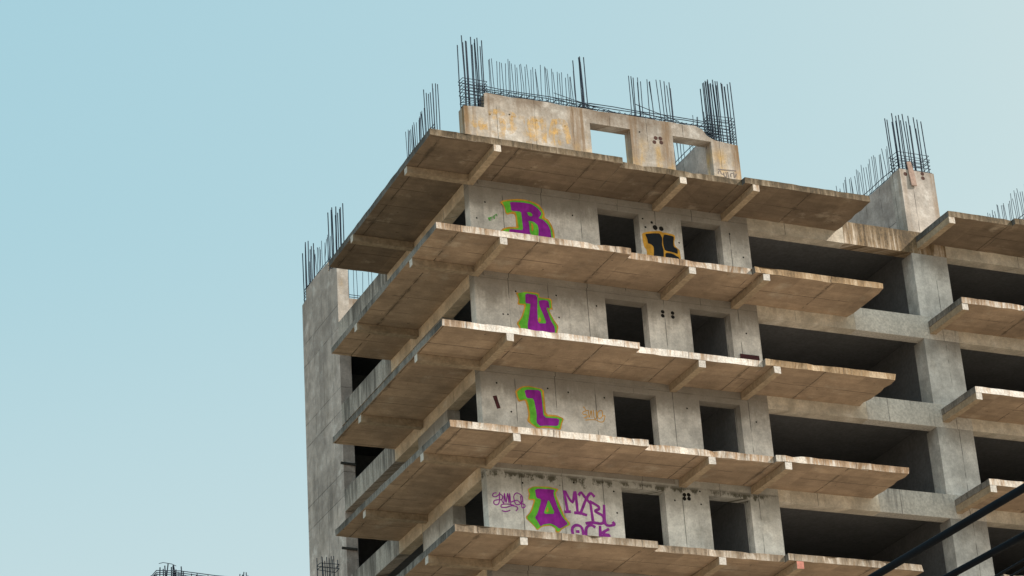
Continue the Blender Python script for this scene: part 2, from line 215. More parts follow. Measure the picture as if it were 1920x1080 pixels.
def edge_mat(name, pale, stain, amt, lo=.5, dark=(.05, .04, .03), top=.02, reach=1.5, joint=.8, zs=.9):
    k = NB(name)
    d = k.M('MODULO', k.M('ADD', k.M('MULTIPLY', k.z, -1.0), 30.0+top), 3.0)
    s1 = k.noise(k.vec(k.M('MULTIPLY', k.u, 6.5), k.M('MULTIPLY', k.rand, 9.0), k.M('MULTIPLY', k.z, zs)), 1.0, 5, .66)
    s0 = k.noise(k.vec(k.M('MULTIPLY', k.u, 16.0), k.M('MULTIPLY', k.rand, 5.0), k.M('MULTIPLY', k.z, 1.5)), 1.0, 3, .6)
    s2 = k.noise(k.vec(k.M('MULTIPLY', k.u, .75), k.M('MULTIPLY', k.rand, 20.0), k.M('MULTIPLY', k.z, .3)), 1.0, 4, .62); s3 = k.noise(k.pos, 15, 6, .68)
    col = k.mul(pale, k.M('MULTIPLY', k.ss(s3, .3, .7, .74, 1.14), k.ss(s2, .3, .7, 1.06, .86)))
    q = k.M('ADD', k.M('ADD', k.M('MULTIPLY', s1, .62), k.M('MULTIPLY', s0, .3)), k.M('ADD', k.M('MULTIPLY', s2, .55), k.M('MULTIPLY', d, -.2*reach)))
    m = k.ss(q, lo+.14, lo+.34); col = k.mix(k.M('MULTIPLY', m, amt), col, k.mul(stain, k.ss(s0, .3, .7, .7, 1.35)))
    m2 = k.ss(k.M('ADD', q, k.M('MULTIPLY', k.M('SUBTRACT', s3, .5), .35)), lo+.28, lo+.44); col = k.mix(k.M('MULTIPLY', m2, amt*.8), col, dark)
    jl = k.M('MULTIPLY', k.line(k.u, 2.44, .018, .21), k.ss(s1, .36, .5)); col = k.mix(k.M('MULTIPLY', jl, joint), col, (.04, .03, .025))
    return k.finish(col, .93, k.M('ADD', s3, k.M('MULTIPLY', s1, .6)), .5, .022)

def plain_mat(name, base, var=.2, rough=.8, metal=0.0, spec=.3):
    k = NB(name); n = k.noise(k.pos, 9, 5, .6); n2 = k.noise(k.pos, 1.7, 4, .6)
    return k.finish(k.mul(base, k.M('MULTIPLY', k.ss(n, .3, .7, 1-var, 1+var), k.ss(n2, .3, .7, 1-var*.7, 1+var*.7))), rough, n, .2, .01, metal=metal, spec=spec)

def paint_mat(name, base, fade=.15, wear=.64, alpha=None):
    k = NB(name); n = k.noise(k.pos, 3.2, 5, .65); f = k.noise(k.pos, 20, 4, .6)
    sv = k.noise(k.vec(k.M('MULTIPLY', k.u, 6.0), 0.0, k.M('MULTIPLY', k.z, .8)), 1.0, 4, .6)
    col = k.mul(base, k.M('MULTIPLY', k.ss(n, .3, .7, .78, 1.2), k.ss(sv, .3, .7, .85, 1.12)))
    w = k.ss(k.M('ADD', k.M('MULTIPLY', f, .5), k.M('MULTIPLY', sv, .5)), wear, wear+.14)
    a = k.M('SUBTRACT', 1.0, k.M('MULTIPLY', w, .75))
    if alpha is not None: a = k.M('MULTIPLY', a, k.ss(k.M('ADD', k.M('MULTIPLY', n, .6), k.M('MULTIPLY', sv, .45)), .42, .66, 0.0, alpha))
    return k.finish(col, .7, f, .15, .005, alpha=a)

MT = {}
MT['wall'] = wall_mat('wall_concrete', (.75, .70, .65), grime=(.19, .165, .135), grime_amt=.78)  # base tone of the storey walls, front and side
MT['wall_low'] = wall_mat('painted_concrete', (.82, .80, .76), grime=(.14, .13, .1), grime_amt=.5, seed=17, mold=.95)
MT['roofwall'] = wall_mat('rusty_concrete', (.455, .40, .345), grime=(.16, .12, .085), grime_amt=.45, streak=.3, seed=5, topstain_shade=False, yellow=(.70, .42, .11), lifts=(),
    rust=[(4.22, .2, 1.0), (4.5, .08, .4), (5.0, .06, .5), (7.85, .3, .8), (8.1, .09, .9), (9.85, .22, .75), (11.0, .28, .85), (12.75, .14, .5), (13.4, .2, 1.0), (13.48, .09, 1.0), (20.2, .14, .6), (20.8, .2, .7)])
MT['roofcolumn'] = wall_mat('roof_column_concrete', (.47, .415, .37), grime=(.16, .12, .085), grime_amt=.4, streak=.25, seed=75, topstain_shade=False, lifts=(), board=.9,
    rust=[(20.72, .16, .8), (19.6, .12, .4)])
MT['column'] = wall_mat('column_concrete', (.67, .65, .62), seed=31, grime_amt=.55, board=1.06)
MT['tower'] = wall_mat('weathered_concrete', (.48, .405, .365), seed=43, grime=(.12, .105, .095), grime_amt=.75, board=.9, topstain_shade=False, lifts=((.03, .9), (2.2, .8)))
MT['beam'] = wall_mat('beam_concrete', (.71, .565, .41), seed=57, grime=(.2, .15, .1), grime_amt=.5, streak=.2, board=2.9, topstain_shade=False, lifts=())  # left beams: warm ground bounce put into the base colour
MT['beam_front'] = wall_mat('front_beam_concrete', (.63, .56, .465), seed=61, grime=(.2, .16, .115), grime_amt=.55, streak=.25, board=2.9, topstain_shade=False, lifts=())
MT['beam_stained'] = edge_mat('lichen_stained_concrete', (.66, .56, .46), (.22, .145, .075), .92, lo=.33, top=.25, reach=.5, joint=.5, zs=.5)
MT['beam_pale'] = edge_mat('pale_beam_concrete', (.66, .62, .565), (.17, .16, .15), .8, lo=.60, top=.25, reach=.5, joint=.6, zs=.3)
MT['beam_side'] = edge_mat('streaked_beam_concrete', (.48, .42, .37), (.13, .11, .095), .85, lo=.47, top=.25, reach=.4, joint=.5, zs=.35)
MT['interior'] = plain_mat('interior_shade_concrete', (.165, .165, .17), .12, .95)  # darkness of the unlit rooms put into the base colour
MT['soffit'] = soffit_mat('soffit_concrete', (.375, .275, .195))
MT['soffit_roof'] = soffit_mat('soffit_roof_concrete', (.20, .148, .105))  # roof slab soffit, darker base than the storeys below
MT['top'] = plain_mat('deck_concrete', (.52, .46, .39), .2, .95)
MT['edge_stained'] = edge_mat('slab_edge_stained', (.72, .64, .56), (.33, .215, .13), .92, lo=.43, dark=(.11, .07, .045))
MT['edge_front'] = edge_mat('slab_edge_pale', (.84, .775, .71), (.38, .25, .155), .9, lo=.50, dark=(.14, .09, .055))
MT['edge_streaked'] = edge_mat('slab_edge_streaked', (.76, .68, .60), (.33, .205, .115), .92, lo=.455, dark=(.12, .075, .045))
MT['edge_dull'] = edge_mat('slab_edge_dull', (.58, .50, .42), (.25, .18, .12), .9, lo=.41, dark=(.09, .07, .05))
MT['edge_roof'] = edge_mat('slab_edge_mossy', (.35, .28, .205), (.16, .115, .07), .92, lo=.37, dark=(.055, .045, .03))
MT['edge_lichen'] = edge_mat('slab_edge_lichen', (.58, .44, .30), (.30, .19, .10), .88, lo=.43, dark=(.10, .07, .04))
MT['edge_side'] = edge_mat('slab_edge_shaded', (.27, .245, .22), (.11, .10, .09), .9, lo=.47)  # left-facing edges: shade of the unlit side put into the colour
MT['edge_side_dark'] = edge_mat('slab_edge_shaded_dark', (.17, .16, .15), (.07, .065, .06), .9, lo=.45)  # same on the roof slab, shade of its unlit side painted darker
MT['bracket'] = plain_mat('rib_concrete', (.40, .305, .21), .16, .93)
MT['bracket_shaded'] = plain_mat('rib_shaded_concrete', (.32, .245, .17), .2, .93)  # darker copy for the left ribs, their shade put into the colour
MT['bracket_end'] = edge_mat('rib_end_pale', (.66, .605, .55), (.34, .25, .17), .6, lo=.62)
MT['bracket_pink'] = plain_mat('pink_paint', (.55, .22, .17), .15, .8)
MT['steel'] = plain_mat('rebar_steel', (.022, .036, .058), .35, .75, .3)
MT['hole'] = plain_mat('hole_shade', (.012, .011, .010), .1, .95)  # flat discs, the shade inside the holes painted black
MT['rust_cap'] = plain_mat('rusted_cap', (.07, .03, .022), .3, .9)
MT['paint_purple'] = paint_mat('paint_purple', (.33, .020, .36))
MT['paint_violet'] = paint_mat('paint_violet', (.34, .04, .37), wear=.60)
MT['paint_green'] = paint_mat('paint_green', (.16, .60, .05))
MT['paint_orange'] = paint_mat('paint_orange', (.72, .37, .05))
MT['paint_black'] = paint_mat('paint_black', (.012, .016, .022))
MT['paint_faded'] = paint_mat('paint_faded_yellow', (.68, .41, .12), wear=.56, alpha=.55)
MT['paint_grey'] = paint_mat('paint_grey_scrawl', (.16, .13, .12), wear=.6)
MT['smear'] = paint_mat('paint_green_smear', (.14, .45, .1), wear=.62, alpha=1.6)
MT['maroon'] = plain_mat('maroon_board', (.07, .018, .022), .3, .7)
MT['wood'] = plain_mat('pinkish_wood', (.34, .235, .19), .2, .85)
MT['timber'] = plain_mat('dark_timber', (.06, .055, .05), .3, .9)
MT['cable'] = plain_mat('cable_rubber', (.004, .0065, .011), .2, .75, spec=.12)
MT['ground'] = plain_mat('dry_earth', GROUNDC, .25, .95)

# ------------------------------------------------------------------ geometry helpers
GZ = -36.0
def mesh_obj(name, bm, mats, parent=None, smooth=False):
    me = bpy.data.meshes.new(name); bmesh.ops.recalc_face_normals(bm, faces=bm.faces); bm.to_mesh(me); bm.free()
    for m in (mats if isinstance(mats, (list, tuple)) else [mats]): me.materials.append(MT[m])
    if smooth: me.polygons.foreach_set('use_smooth', [True]*len(me.polygons))
    o = bpy.data.objects.new(name, me); COL.objects.link(o)
    if parent is not None:
        o.parent = parent
        if parent.type == 'EMPTY': o.location = -parent.location
    return o
def tag(o, label=None, cat=None, group=None, kind=None):
    for k, v in (('label', label), ('category', cat), ('group', group), ('kind', kind)):
        if v: o[k] = v
    return o
def thing(name, loc, label, cat, group=None):
    o = bpy.data.objects.new(name, None); COL.objects.link(o); o.location = loc; o.empty_display_size = .5
    return tag(o, label, cat, group)
def add_box(bm, x0, x1, y0, y1, z0, z1, mi=0):
    v = [bm.verts.new((x, y, z)) for z in (z0, z1) for y in (y0, y1) for x in (x0, x1)]
    fs = [bm.faces.new([v[i] for i in f]) for f in ((0, 2, 3, 1), (4, 5, 7, 6), (0, 1, 5, 4), (2, 6, 7, 3), (0, 4, 6, 2), (1, 3, 7, 5))]
    for f in fs: f.material_index = mi
    return fs
def box_bm(*a):
    bm = bmesh.new(); add_box(bm, *a); return bm
def bevel(bm, w=.012):
    bmesh.ops.bevel(bm, geom=[e for e in bm.edges if e.is_manifold and e.calc_face_angle(0) > .6], offset=w, segments=1, affect='EDGES', profile=.5)
    return bm
def subdiv(pts, step):
    out = []
    for i, p in enumerate(pts):
        q = pts[(i+1) % len(pts)]; n = max(1, int(math.hypot(q[0]-p[0], q[1]-p[1])/step))
        out += [(p[0]+(q[0]-p[0])*t/n, p[1]+(q[1]-p[1])*t/n) for t in range(n)]
    return out
def prism(pts, axis, a, b, step=None, jit=0.0):
    """closed outline in two axes pushed along the third; rough = worn arrises"""
    bm = bmesh.new()
    P = subdiv(pts, step) if step else pts
    def mk(p, w, j):
        q = (p[0]+random.uniform(-j, j), p[1]+random.uniform(-j, j)); w += random.uniform(-j, j)
        return {'x': (w, q[0], q[1]), 'y': (q[0], w, q[1]), 'z': (q[0], q[1], w)}[axis]
    A = [bm.verts.new(mk(p, a, jit)) for p in P]; B = [bm.verts.new(mk(p, b, jit)) for p in P]
    n = len(P)
    for vs in (A, B):
        for t in tessellate_polygon([[v.co for v in vs]]): 
            try: bm.faces.new([vs[i] for i in t])
            except ValueError: pass
    for i in range(n): bm.faces.new((A[i], A[(i+1) % n], B[(i+1) % n], B[i]))
    return bm
def tube(bm, pts, r, n=5, cap=True):
    rings = []
    for i, p in enumerate(pts):
        p = Vector(p); t = (Vector(pts[min(i+1, len(pts)-1)]) - Vector(pts[max(i-1, 0)])).normalized()
        s = t.orthogonal().normalized(); w = t.cross(s)
        if rings:  # keep the frame from twisting
            s = (prev - t*prev.dot(t)).normalized(); w = t.cross(s)
        prev = s
        rings.append([bm.verts.new(p + (s*math.cos(a)+w*math.sin(a))*r) for a in [2*math.pi*j/n for j in range(n)]])
    for a, b in zip(rings, rings[1:]):
        for j in range(n): bm.faces.new((a[j], a[(j+1) % n], b[(j+1) % n], b[j]))
    if cap: bm.faces.new(rings[0][::-1]); bm.faces.new(rings[-1])
def slab_faces(bm, z0, z1, front, side):
    for f in bm.faces:
        n = f.normal
        if n.z < -.7: f.material_index = 1
        elif n.z > .7: f.material_index = 0
        else: f.material_index = 3 if n.x < -.7 else 2
def slab(outline, ztop, parent, edge, step=.27, jit=.007, th=.2):
    bm = prism(outline, 'z', ztop-th, ztop, step, jit)
    ys = [p[1] for p in outline]; y0 = min(ys)
    for v in bm.verts:                       # broken arrises along the free edge
        if abs(v.co.y-y0) < .05 and random.random() < .16:
            v.co.y += random.uniform(.01, .05)
            if random.random() < .5: v.co.z += random.uniform(.0, .035)*(1 if v.co.z < ztop-.1 else -1)
    xm = max(p[0] for p in outline)
    for v in bm.verts:
        if abs(v.co.x-xm) < .06 and xm < 15 and xm > 14 and random.random() < .5: v.co.x -= random.uniform(0, .07)
    bmesh.ops.recalc_face_normals(bm, faces=bm.faces); bm.normal_update(); slab_faces(bm, 0, 0, 0, 0)
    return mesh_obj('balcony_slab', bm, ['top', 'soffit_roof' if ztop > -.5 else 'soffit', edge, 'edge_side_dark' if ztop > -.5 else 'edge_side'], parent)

# ------------------------------------------------------------------ ground
bm = bmesh.new(); R = 6000
vs = [bm.verts.new((x, y, GZ)) for x, y in ((-R, -R), (R, -R), (R, R), (-R, R))]; bm.faces.new(vs)
tag(mesh_obj('ground', bm, 'ground'), 'dry earth ground around the building', None, None, 'structure')

# ------------------------------------------------------------------ the unfinished building
A = 2.17; BX = 2.0; NST = 12
bld = thing('unfinished_building', (12.0, 9.0, GZ), 'abandoned bare concrete apartment block with cantilevered balcony slabs and graffiti letters', 'building')
COFF = [-.065, -.027, -.007, .06, .036]; FOFF = [.04, .03, -.02, -.04]
OP = [(6.2, 7.59), (9.03, 10.4)]
front_walls = []
for k in range(NST):
    z = -3.0*k
    co = COFF[k] if k < 5 else 0; fo = FOFF[k] if k < 4 else 0
    ef = ('edge_roof', 'edge_stained', 'edge_front', 'edge_streaked', 'edge_dull')[k] if k < 5 else 'edge_streaked'; er = ('edge_roof', 'edge_lichen', 'edge_lichen', 'edge_streaked', 'edge_dull')[k] if k < 5 else 'edge_streaked'
    # balcony slabs: the corner piece, the set back middle piece, the right piece, and two beyond the gap
    slab([(co, 0), (6.07, 0), (6.07, A-.004), (BX-.004, A-.004), (BX-.004, 9.02), (fo, 9.02)], z, bld, ef)
    slab([(6.075, .255), (10.2, .255), (10.2, A-.004), (6.075, A-.004)], z, bld, ef)
    slab([(10.205, .07), (14.65, .07+random.uniform(-.01, .02)), (14.62, A-.004), (10.205, A-.004)], z, bld, er)
    slab([(17.55, .25), (19.95, .25), (19.95, A-.004), (17.55, A-.004)], z, bld, ef)
    slab([(19.955, .1), (26, .1), (26, A-.004), (19.955, A-.004)], z, bld, ef)
    # cantilever ribs under the slabs
    def rib(x0, x1, y0, y1, endmat, axis):
        bm = bmesh.new(); fs = add_box(bm, x0, x1, y0, y1, z-.42, z-.203)
        bm.normal_update(); bmesh.ops.recalc_face_normals(bm, faces=bm.faces)
        for f in bm.faces:
            if (axis == 'y' and f.normal.y < -.9) or (axis == 'x' and f.normal.x < -.9): f.material_index = 1
        for v in bm.verts:
            v.co += Vector((random.uniform(-.006, .006), random.uniform(-.006, .006), random.uniform(-.01, 0)))
        return mesh_obj('cantilever_rib', bm, ['bracket' if axis == 'y' else 'bracket_shaded', endmat], bld)
    for x, y0 in ((1.92, .004), (8.08, .26), (10.46, .075)):
        r_ = rib(x, x+.22, y0, A-.006, 'bracket_pink' if (k == 4 and x > 10) else ('edge_stained' if k == 0 else 'bracket_end'), 'y')
        if k == 4 and x > 10: r_['label'] = 'rib with a pink painted end face'
    rib(17.555, 17.77, .255, A-.006, 'edge_stained' if k == 0 else 'bracket_end', 'y')
    for y in (1.95, 6.6): rib(co*.5+.005, BX-.006, y, y+.22, 'bracket_end', 'x')
    # front wall with two door openings
    bm = prism([(BX, z-3), (OP[0][0], z-3), (OP[0][0], z-.6), (OP[0][1], z-.6), (OP[0][1], z-3), (OP[1][0], z-3), (OP[1][0], z-.6), (OP[1][1], z-.6), (OP[1][1], z-3), (11.37, z-3), (11.37, z-.003), (BX, z-.003)], 'y', A, A+.36)
    front_walls.append(mesh_obj('front_wall', bm, 'wall_low' if k == 3 else 'wall', bld))
    mesh_obj('wall_ledge', bevel(box_bm(2.3, 7.95, A-.022, A-.002, z-.35, z-.204), .006), 'wall', bld)
    # beams along the front and along the left side
    up_ = .16
    bm = bmesh.new(); fr = add_box(bm, 11.373, 14.84, A, A+.4, z-.6, z+.0); add_box(bm, 14.843, 18.63, A-.004, A+.4, z-.6, z+up_+.02); add_box(bm, 18.633, 26, A, A+.4, z-.6, z+.0)
    for f in list(bm.faces)[6:12]: f.material_index = 1
    mesh_obj('edge_beam', bm, ['beam_front', 'beam_stained' if k == 0 else 'beam_pale'], bld)
    bm = bmesh.new(); add_box(bm, BX, BX+.36, A+.363, 9.02, z-.6, z-.003); add_box(bm, BX-.003, BX+.36, 9.023, 13.6, z-.6, z+.14)
    for f in list(bm.faces)[6:12]: f.material_index = 1
    mesh_obj('edge_beam', bm, ['beam', 'beam_side'], bld)
    # left side wall, stair wall at the far corner, cross walls, back wall
    mesh_obj('side_wall', box_bm(BX+.002, BX+.4, 4.72, 7.1, z-3, z-.603), 'wall', bld)
    mesh_obj('corner_wall', bevel(box_bm(BX, BX+.4, 13.603, 17.2, z-3, z), .02), 'tower', bld)
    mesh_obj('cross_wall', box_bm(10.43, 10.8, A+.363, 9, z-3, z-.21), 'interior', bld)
    mesh_obj('column', bevel(box_bm(17.31, 18.62, A, A+.6, z-3, z-.603), .015), 'column', bld)
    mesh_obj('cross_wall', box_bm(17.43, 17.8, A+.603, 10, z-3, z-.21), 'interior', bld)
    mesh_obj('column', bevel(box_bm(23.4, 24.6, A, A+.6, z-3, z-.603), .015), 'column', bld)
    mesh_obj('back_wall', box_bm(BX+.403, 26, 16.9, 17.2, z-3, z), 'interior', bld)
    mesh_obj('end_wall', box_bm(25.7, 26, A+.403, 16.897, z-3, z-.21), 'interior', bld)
    bm = box_bm(BX+.363, 25.99, A+.403, 16.89, z-.2, z-.006)
    bm.normal_update(); bmesh.ops.recalc_face_normals(bm, faces=bm.faces)
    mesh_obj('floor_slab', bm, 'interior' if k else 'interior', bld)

# walls standing on the roof
rw = [(BX, 0), (6.2, 0), (6.2, 2.35), (7.58, 2.35), (7.58, 0), (9.05, 0), (9.05, 2.35), (10.4, 2.35), (10.4, 0), (11.37, 0), (11.36, 2.36), (11.0, 2.39), (10.56, 2.42), (10.4, 2.48), (10.26, 2.56), (10.16, 2.72), (9.9, 2.84)]
x = 9.9
while x > 3.0:
    x -= .42; rw.append((x, 2.83+random.uniform(-.02, .02)))
rw += [(2.70, 2.80), (2.68, 2.32), (2.3, 2.30), (BX, 2.27)]
roof_wall = mesh_obj('roof_wall', bevel(prism(rw, 'y', A, A+.4), .012), 'roofwall', bld)
roof_cross = mesh_obj('roof_cross_wall', bevel(box_bm(10.43, 10.8, A+.403, 8.5, -.003, 2.72), .015), 'tower', bld)
roof_column = mesh_obj('roof_column', bevel(box_bm(17.31, 18.62, A+.001, A+.6, .185, 2.45), .015), 'roofcolumn', bld)
roof_column_wall = mesh_obj('roof_cross_wall', bevel(box_bm(17.33, 17.7, A+.603, 10, .0, 2.42), .015), 'tower', bld)
roof_side = mesh_obj('roof_side_wall', box_bm(BX+.002, BX+.4, 4.72, 7.1, 0, 2.35), 'tower', bld)
tw = [(13.6, .003), (17.2, .003), (17.2, 2.38), (16.78, 2.42), (16.72, 2.80), (15.9, 2.84), (14.9, 2.80), (14.45, 2.78), (14.42, 2.42), (13.6, 2.26)]
roof_tower = mesh_obj('roof_corner_wall', bevel(prism(tw, 'x', BX, BX+.4), .015), ['tower'], bld)
roof_tower.data.materials.append(MT['roofwall'])
for p in roof_tower.data.polygons:
    if p.normal.y < -.7: p.material_index = 1  # front face gets the warmer concrete, sunlight painted into its colour
roof_back = mesh_obj('roof_back_wall', box_bm(BX+.403, 8, 16.9, 17.2, .003, 2.74), 'roofwall', bld)
roof_far = mesh_obj('roof_cross_wall', box_bm(23.45, 23.8, 2.8, 10, .0, 2.4), 'tower', bld)

# ------------------------------------------------------------------ steel
NBAR = {}
STUFF = bmesh.new(); SN = 0
def bar(name, parent, x, y, z0, z1, r, lean=.022):
    global SN
    bm = bmesh.new(); lx, ly = random.gauss(0, lean), random.gauss(0, lean*.6); b = random.gauss(0, .012)
    h = z1-z0
    pts = [(x, y, z0-.15), (x+lx*.35+b, y+ly*.35, z0+h*.4), (x+lx, y+ly, z1)]
    tube(bm, pts, r, 5); return mesh_obj(name, bm, 'steel', parent)
def wallbar(parent, x, y, z0, z1, individual=True, lean=.03):
    if individual: return bar('starter_bar', parent, x, y, z0, z1, .011, lean)
    lx = random.gauss(0, lean); tube(STUFF, [(x, y, z0-.1), (x+lx*.4, y, (z0+z1)/2), (x+lx, y+random.gauss(0, lean), z1)], .0105, 4)
def loop(parent, x0, x1, y0, y1, z, r=.0105):
    bm = bmesh.new(); j = lambda: random.uniform(-.03, .03); t = random.uniform(-.03, .03)
    P = [(x0+j()*.5, y0+j()*.5, z+j()), (x1+j()*.5, y0+j()*.5, z+t), (x1+j()*.5, y1+j()*.5, z+t+j()), (x0+j()*.5, y1+j()*.5, z+j())]
    for a, b in zip(P, P[1:]+P[:1]): tube(bm, [a, b], r, 4)
    return mesh_obj('stirrup', bm, 'steel', parent)
def rod(parent, a, b, r=.0135, sag=.02):
    bm = bmesh.new(); a = Vector(a); b = Vector(b); n = max(3, int((b-a).length/.7)); pts = []
    for i in range(n+1):
        p = a.lerp(b, i/n); p.z += random.gauss(0, sag*.6); p.y += random.gauss(0, sag*.3); pts.append(p)
    tube(bm, pts, r, 5); return mesh_obj('horizontal_bar', bm, 'steel', parent)
def column_cage(parent, xs, ys, z0, zt, n_st, z_st, skip=0, r=.0165, var=.12):
    for x in xs:
        for y in ys:
            if random.random() < skip: continue
            bar('rebar', parent, x+random.gauss(0, .025), y+random.gauss(0, .02), z0, zt-abs(random.gauss(0, var)), r, .014)
    for i in range(n_st): loop(parent, min(xs)-.03, max(xs)+.03, min(ys)-.03, max(ys)+.03, z0+.06+i*z_st)

# left front column and the wall beside it
column_cage(roof_wall, [2.07, 2.2, 2.38, 2.52, 2.66, 2.8], [A+.07, A+.32], 2.3, 4.78, 9, .115, r=.018)
for i in range(34): wallbar(roof_wall, 2.95+i*.088+random.uniform(-.018, .018), A+(.08, .1, .12)[i % 3], 2.82, 4.18-random.uniform(0, .25)+.05*math.sin(i))
for i, (dz, yy) in enumerate(((.07, .08), (.17, .32), (.24, .08), (.30, .32))):
    rod(roof_wall, (2.5, A+yy, 2.84+dz+.03), (6.5, A+yy, 2.86+dz-.02)); 
for i in range(16): loop(roof_wall, 2.9+i*.22, 2.93+i*.22, A+.07, A+.33, 3.0, .0085)
column_cage(roof_wall, [6.02, 6.12, 6.24], [A+.07, A+.3], 2.83, 4.75, 3, .09, r=.018, var=.06)
for a_, b_ in (((5.1, A+.1, 3.28), (6.5, A+.1, 2.98)), ((5.15, A+.25, 3.2), (6.6, A+.25, 2.92)), ((5.5, A+.1, 3.12), (7.6, A+.1, 2.88))): rod(roof_wall, a_, b_, .011)
for dz, yy in ((.03, .08), (.09, .32), (.15, .08), (.19, .32), (.24, .1)): rod(roof_wall, (6.3, A+yy, 2.87+dz), (10.4, A+yy, 2.87+dz), .015)
for i in range(22): loop(roof_wall, 6.4+i*.18, 6.43+i*.18, A+.07, A+.33, 2.95, .0085)
for a_, b_ in (((7.9, A+.1, 3.32), (9.4, A+.1, 2.98)), ((7.95, A+.2, 3.15), (9.7, A+.2, 2.95)), ((8.3, A+.3, 3.05), (10.6, A+.3, 2.8))): rod(roof_wall, a_, b_, .012)
for i, x in enumerate((7.72, 7.84, 7.88, 8.06, 8.15, 8.24, 8.36, 8.5, 8.64, 8.76, 8.88, 9.0, 9.16, 9.22, 9.3)):
    bar('rebar', roof_wall, x, A+random.choice((.08, .3)), 2.84, 4.42-random.uniform(0, .2), .0165 if i in (1, 2, 11, 12) else .0145)
column_cage(roof_wall, [10.45, 10.54, 10.63, 10.72, 10.9, 11.02, 11.16, 11.3], [A+.06, A+.2, A+.34], 2.4, 4.72, 9, .11, skip=.1, r=.018)
for i in range(10): loop(roof_wall, 10.4, 10.8, A+.05, A+.35, 2.55+i*.05, .007)
for i in range(26):
    y = 2.9+i*.2; wallbar(roof_cross, 10.5+random.choice((0, .22)), y, 2.72, 4.0-random.uniform(0, .3), False)
for dz, xx in ((.06, 10.5), (.2, 10.5), (.13, 10.72)): rod(roof_cross, (xx, 2.7, 2.74+dz), (xx, 8.4, 2.74+dz))
# right column
column_cage(roof_column, [17.38, 17.5, 17.66, 17.82, 18.0, 18.18, 18.34, 18.54], [A+.08, A+.5], 2.42, 4.62, 6, .13, skip=.0, r=.0185)
for i in range(46):
    y = 2.85+i*.125; wallbar(roof_column_wall, 17.4+(0, .02, .05)[i % 3], y, 2.42, 3.85-random.uniform(0, .3), i < 29)
for dz, xx in ((.06, 17.4), (.16, 17.62), (.24, 17.4)): rod(roof_column_wall, (xx, 2.6, 2.44+dz), (xx, 8.5, 2.44+dz))
for q in range(4): rod(roof_column, (17.6+q*.05, A+.1, 2.55+q*.04), (18.1, A+.2, 2.95-q*.05), .01)
# left side wall and its column
column_cage(roof_side, [2.1, 2.32], [4.8, 5.0, 5.2, 5.42], 2.35, 4.66, 4, .14, r=.016, var=.2)
for i in range(21): wallbar(roof_side, 2.1+random.choice((0, .02, .04)), 5.5+i*.078, 2.35, 4.05-random.uniform(0, .2))
for dz in (.1, .25, .42, .55, .68): rod(roof_side, (2.1, 4.7, 2.35+dz), (2.1, 7.1, 2.35+dz))
# far corner wall
column_cage(roof_tower, [2.08, 2.3], [13.66, 13.84, 14.0, 14.16, 14.34], 2.35, 4.74, 4, .12, r=.02, var=.16)
for i in range(16): wallbar(roof_tower, 2.08+random.choice((0, .04)), 14.5+i*.14, 2.8, 4.05-random.uniform(0, .3))
column_cage(roof_tower, [2.08, 2.32], [16.65, 16.8, 16.95, 17.1], 2.4, 4.7, 5, .12, r=.019, var=.15)
for dz in (.05, .15): rod(roof_tower, (2.1, 13.6, 2.5+dz), (2.1, 14.5, 2.6+dz)); rod(roof_tower, (2.1, 14.4, 2.84+dz), (2.1, 17.1, 2.84+dz))
for i in range(12): wallbar(roof_back, 3.3+i*.19, 16.97+random.choice((0, .15)), 2.74, 4.1-random.uniform(0, .3), False)
for dz in (.06, .16): rod(roof_back, (2.6, 16.97, 2.76+dz), (7.8, 16.97, 2.76+dz))
for i in range(34): wallbar(roof_far, 23.5+(0, .02, .05)[i % 3], 2.95+i*.12, 2.4, 3.75-random.uniform(0, .3), False)
for dz in (.1, .2): rod(roof_far, (23.5, 2.8, 2.42+dz), (23.5, 8, 2.42+dz))
so = mesh_obj('starter_bar', STUFF, 'steel', bld); so['kind'] = 'stuff'; so['label'] = 'thin bars on the walls farthest back'

# ------------------------------------------------------------------ paint, holes and marks on the walls
def paint_shape(name, layers, parent, y0=A, step=.004):
    bm = bmesh.new(); mats = []
    for i, (m, pts) in enumerate(layers):
        if m not in mats: mats.append(m)
        vs = [bm.verts.new((px, y0-step*(i+1), pz)) for px, pz in pts]
        for t in tessellate_polygon([[v.co for v in vs]]):
            f = bm.faces.new([vs[j] for j in t]); f.material_index = mats.index(m)
    return mesh_obj(name, bm, mats, parent)
def paint_strokes(name, lines, w, mat, parent, y0=A, taper=False):
    """spray lines as flat ribbons with rounded ends; each line lies a hair above the one before"""
    bm = bmesh.new()
    for i, L in enumerate(lines):
        P = [Vector(p) for p in L]; Q = []
        for j in range(len(P)-1):       # Catmull-Rom
            a, b, c, d = P[max(j-1, 0)], P[j], P[j+1], P[min(j+2, len(P)-1)]
            for t in (0, .2, .4, .6, .8): Q.append(.5*((2*b)+(c-a)*t+(2*a-5*b+4*c-d)*t*t+(3*b-a-3*c+d)*t**3))
        Q.append(P[-1]); y = y0-.003-.0006*i; prev = None
        for j, q in enumerate(Q):
            t = (Q[min(j+1, len(Q)-1)]-Q[max(j-1, 0)]);
            if t.length < 1e-6: continue
            t.normalize(); n = Vector((-t.y, t.x))*w*.5*random.uniform(.88, 1.1)
            if j == 0: q = q-t*w*.25
            if j == len(Q)-1: q = q+t*w*.25
            cur = (bm.verts.new((q.x+n.x, y, q.y+n.y)), bm.verts.new((q.x-n.x, y, q.y-n.y)))
            if prev: bm.faces.new((prev[0], prev[1], cur[1], cur[0]))
            prev = cur; y -= .00004
    return mesh_obj(name, bm, mat, parent)
def rsmooth(pts, n=1):
    for _ in range(n):
        o = []
        for i, p in enumerate(pts):
            q = pts[(i+1) % len(pts)]; o += [(p[0]*.85+q[0]*.15, p[1]*.85+q[1]*.15), (p[0]*.15+q[0]*.85, p[1]*.15+q[1]*.85)]
        pts = o
    return pts
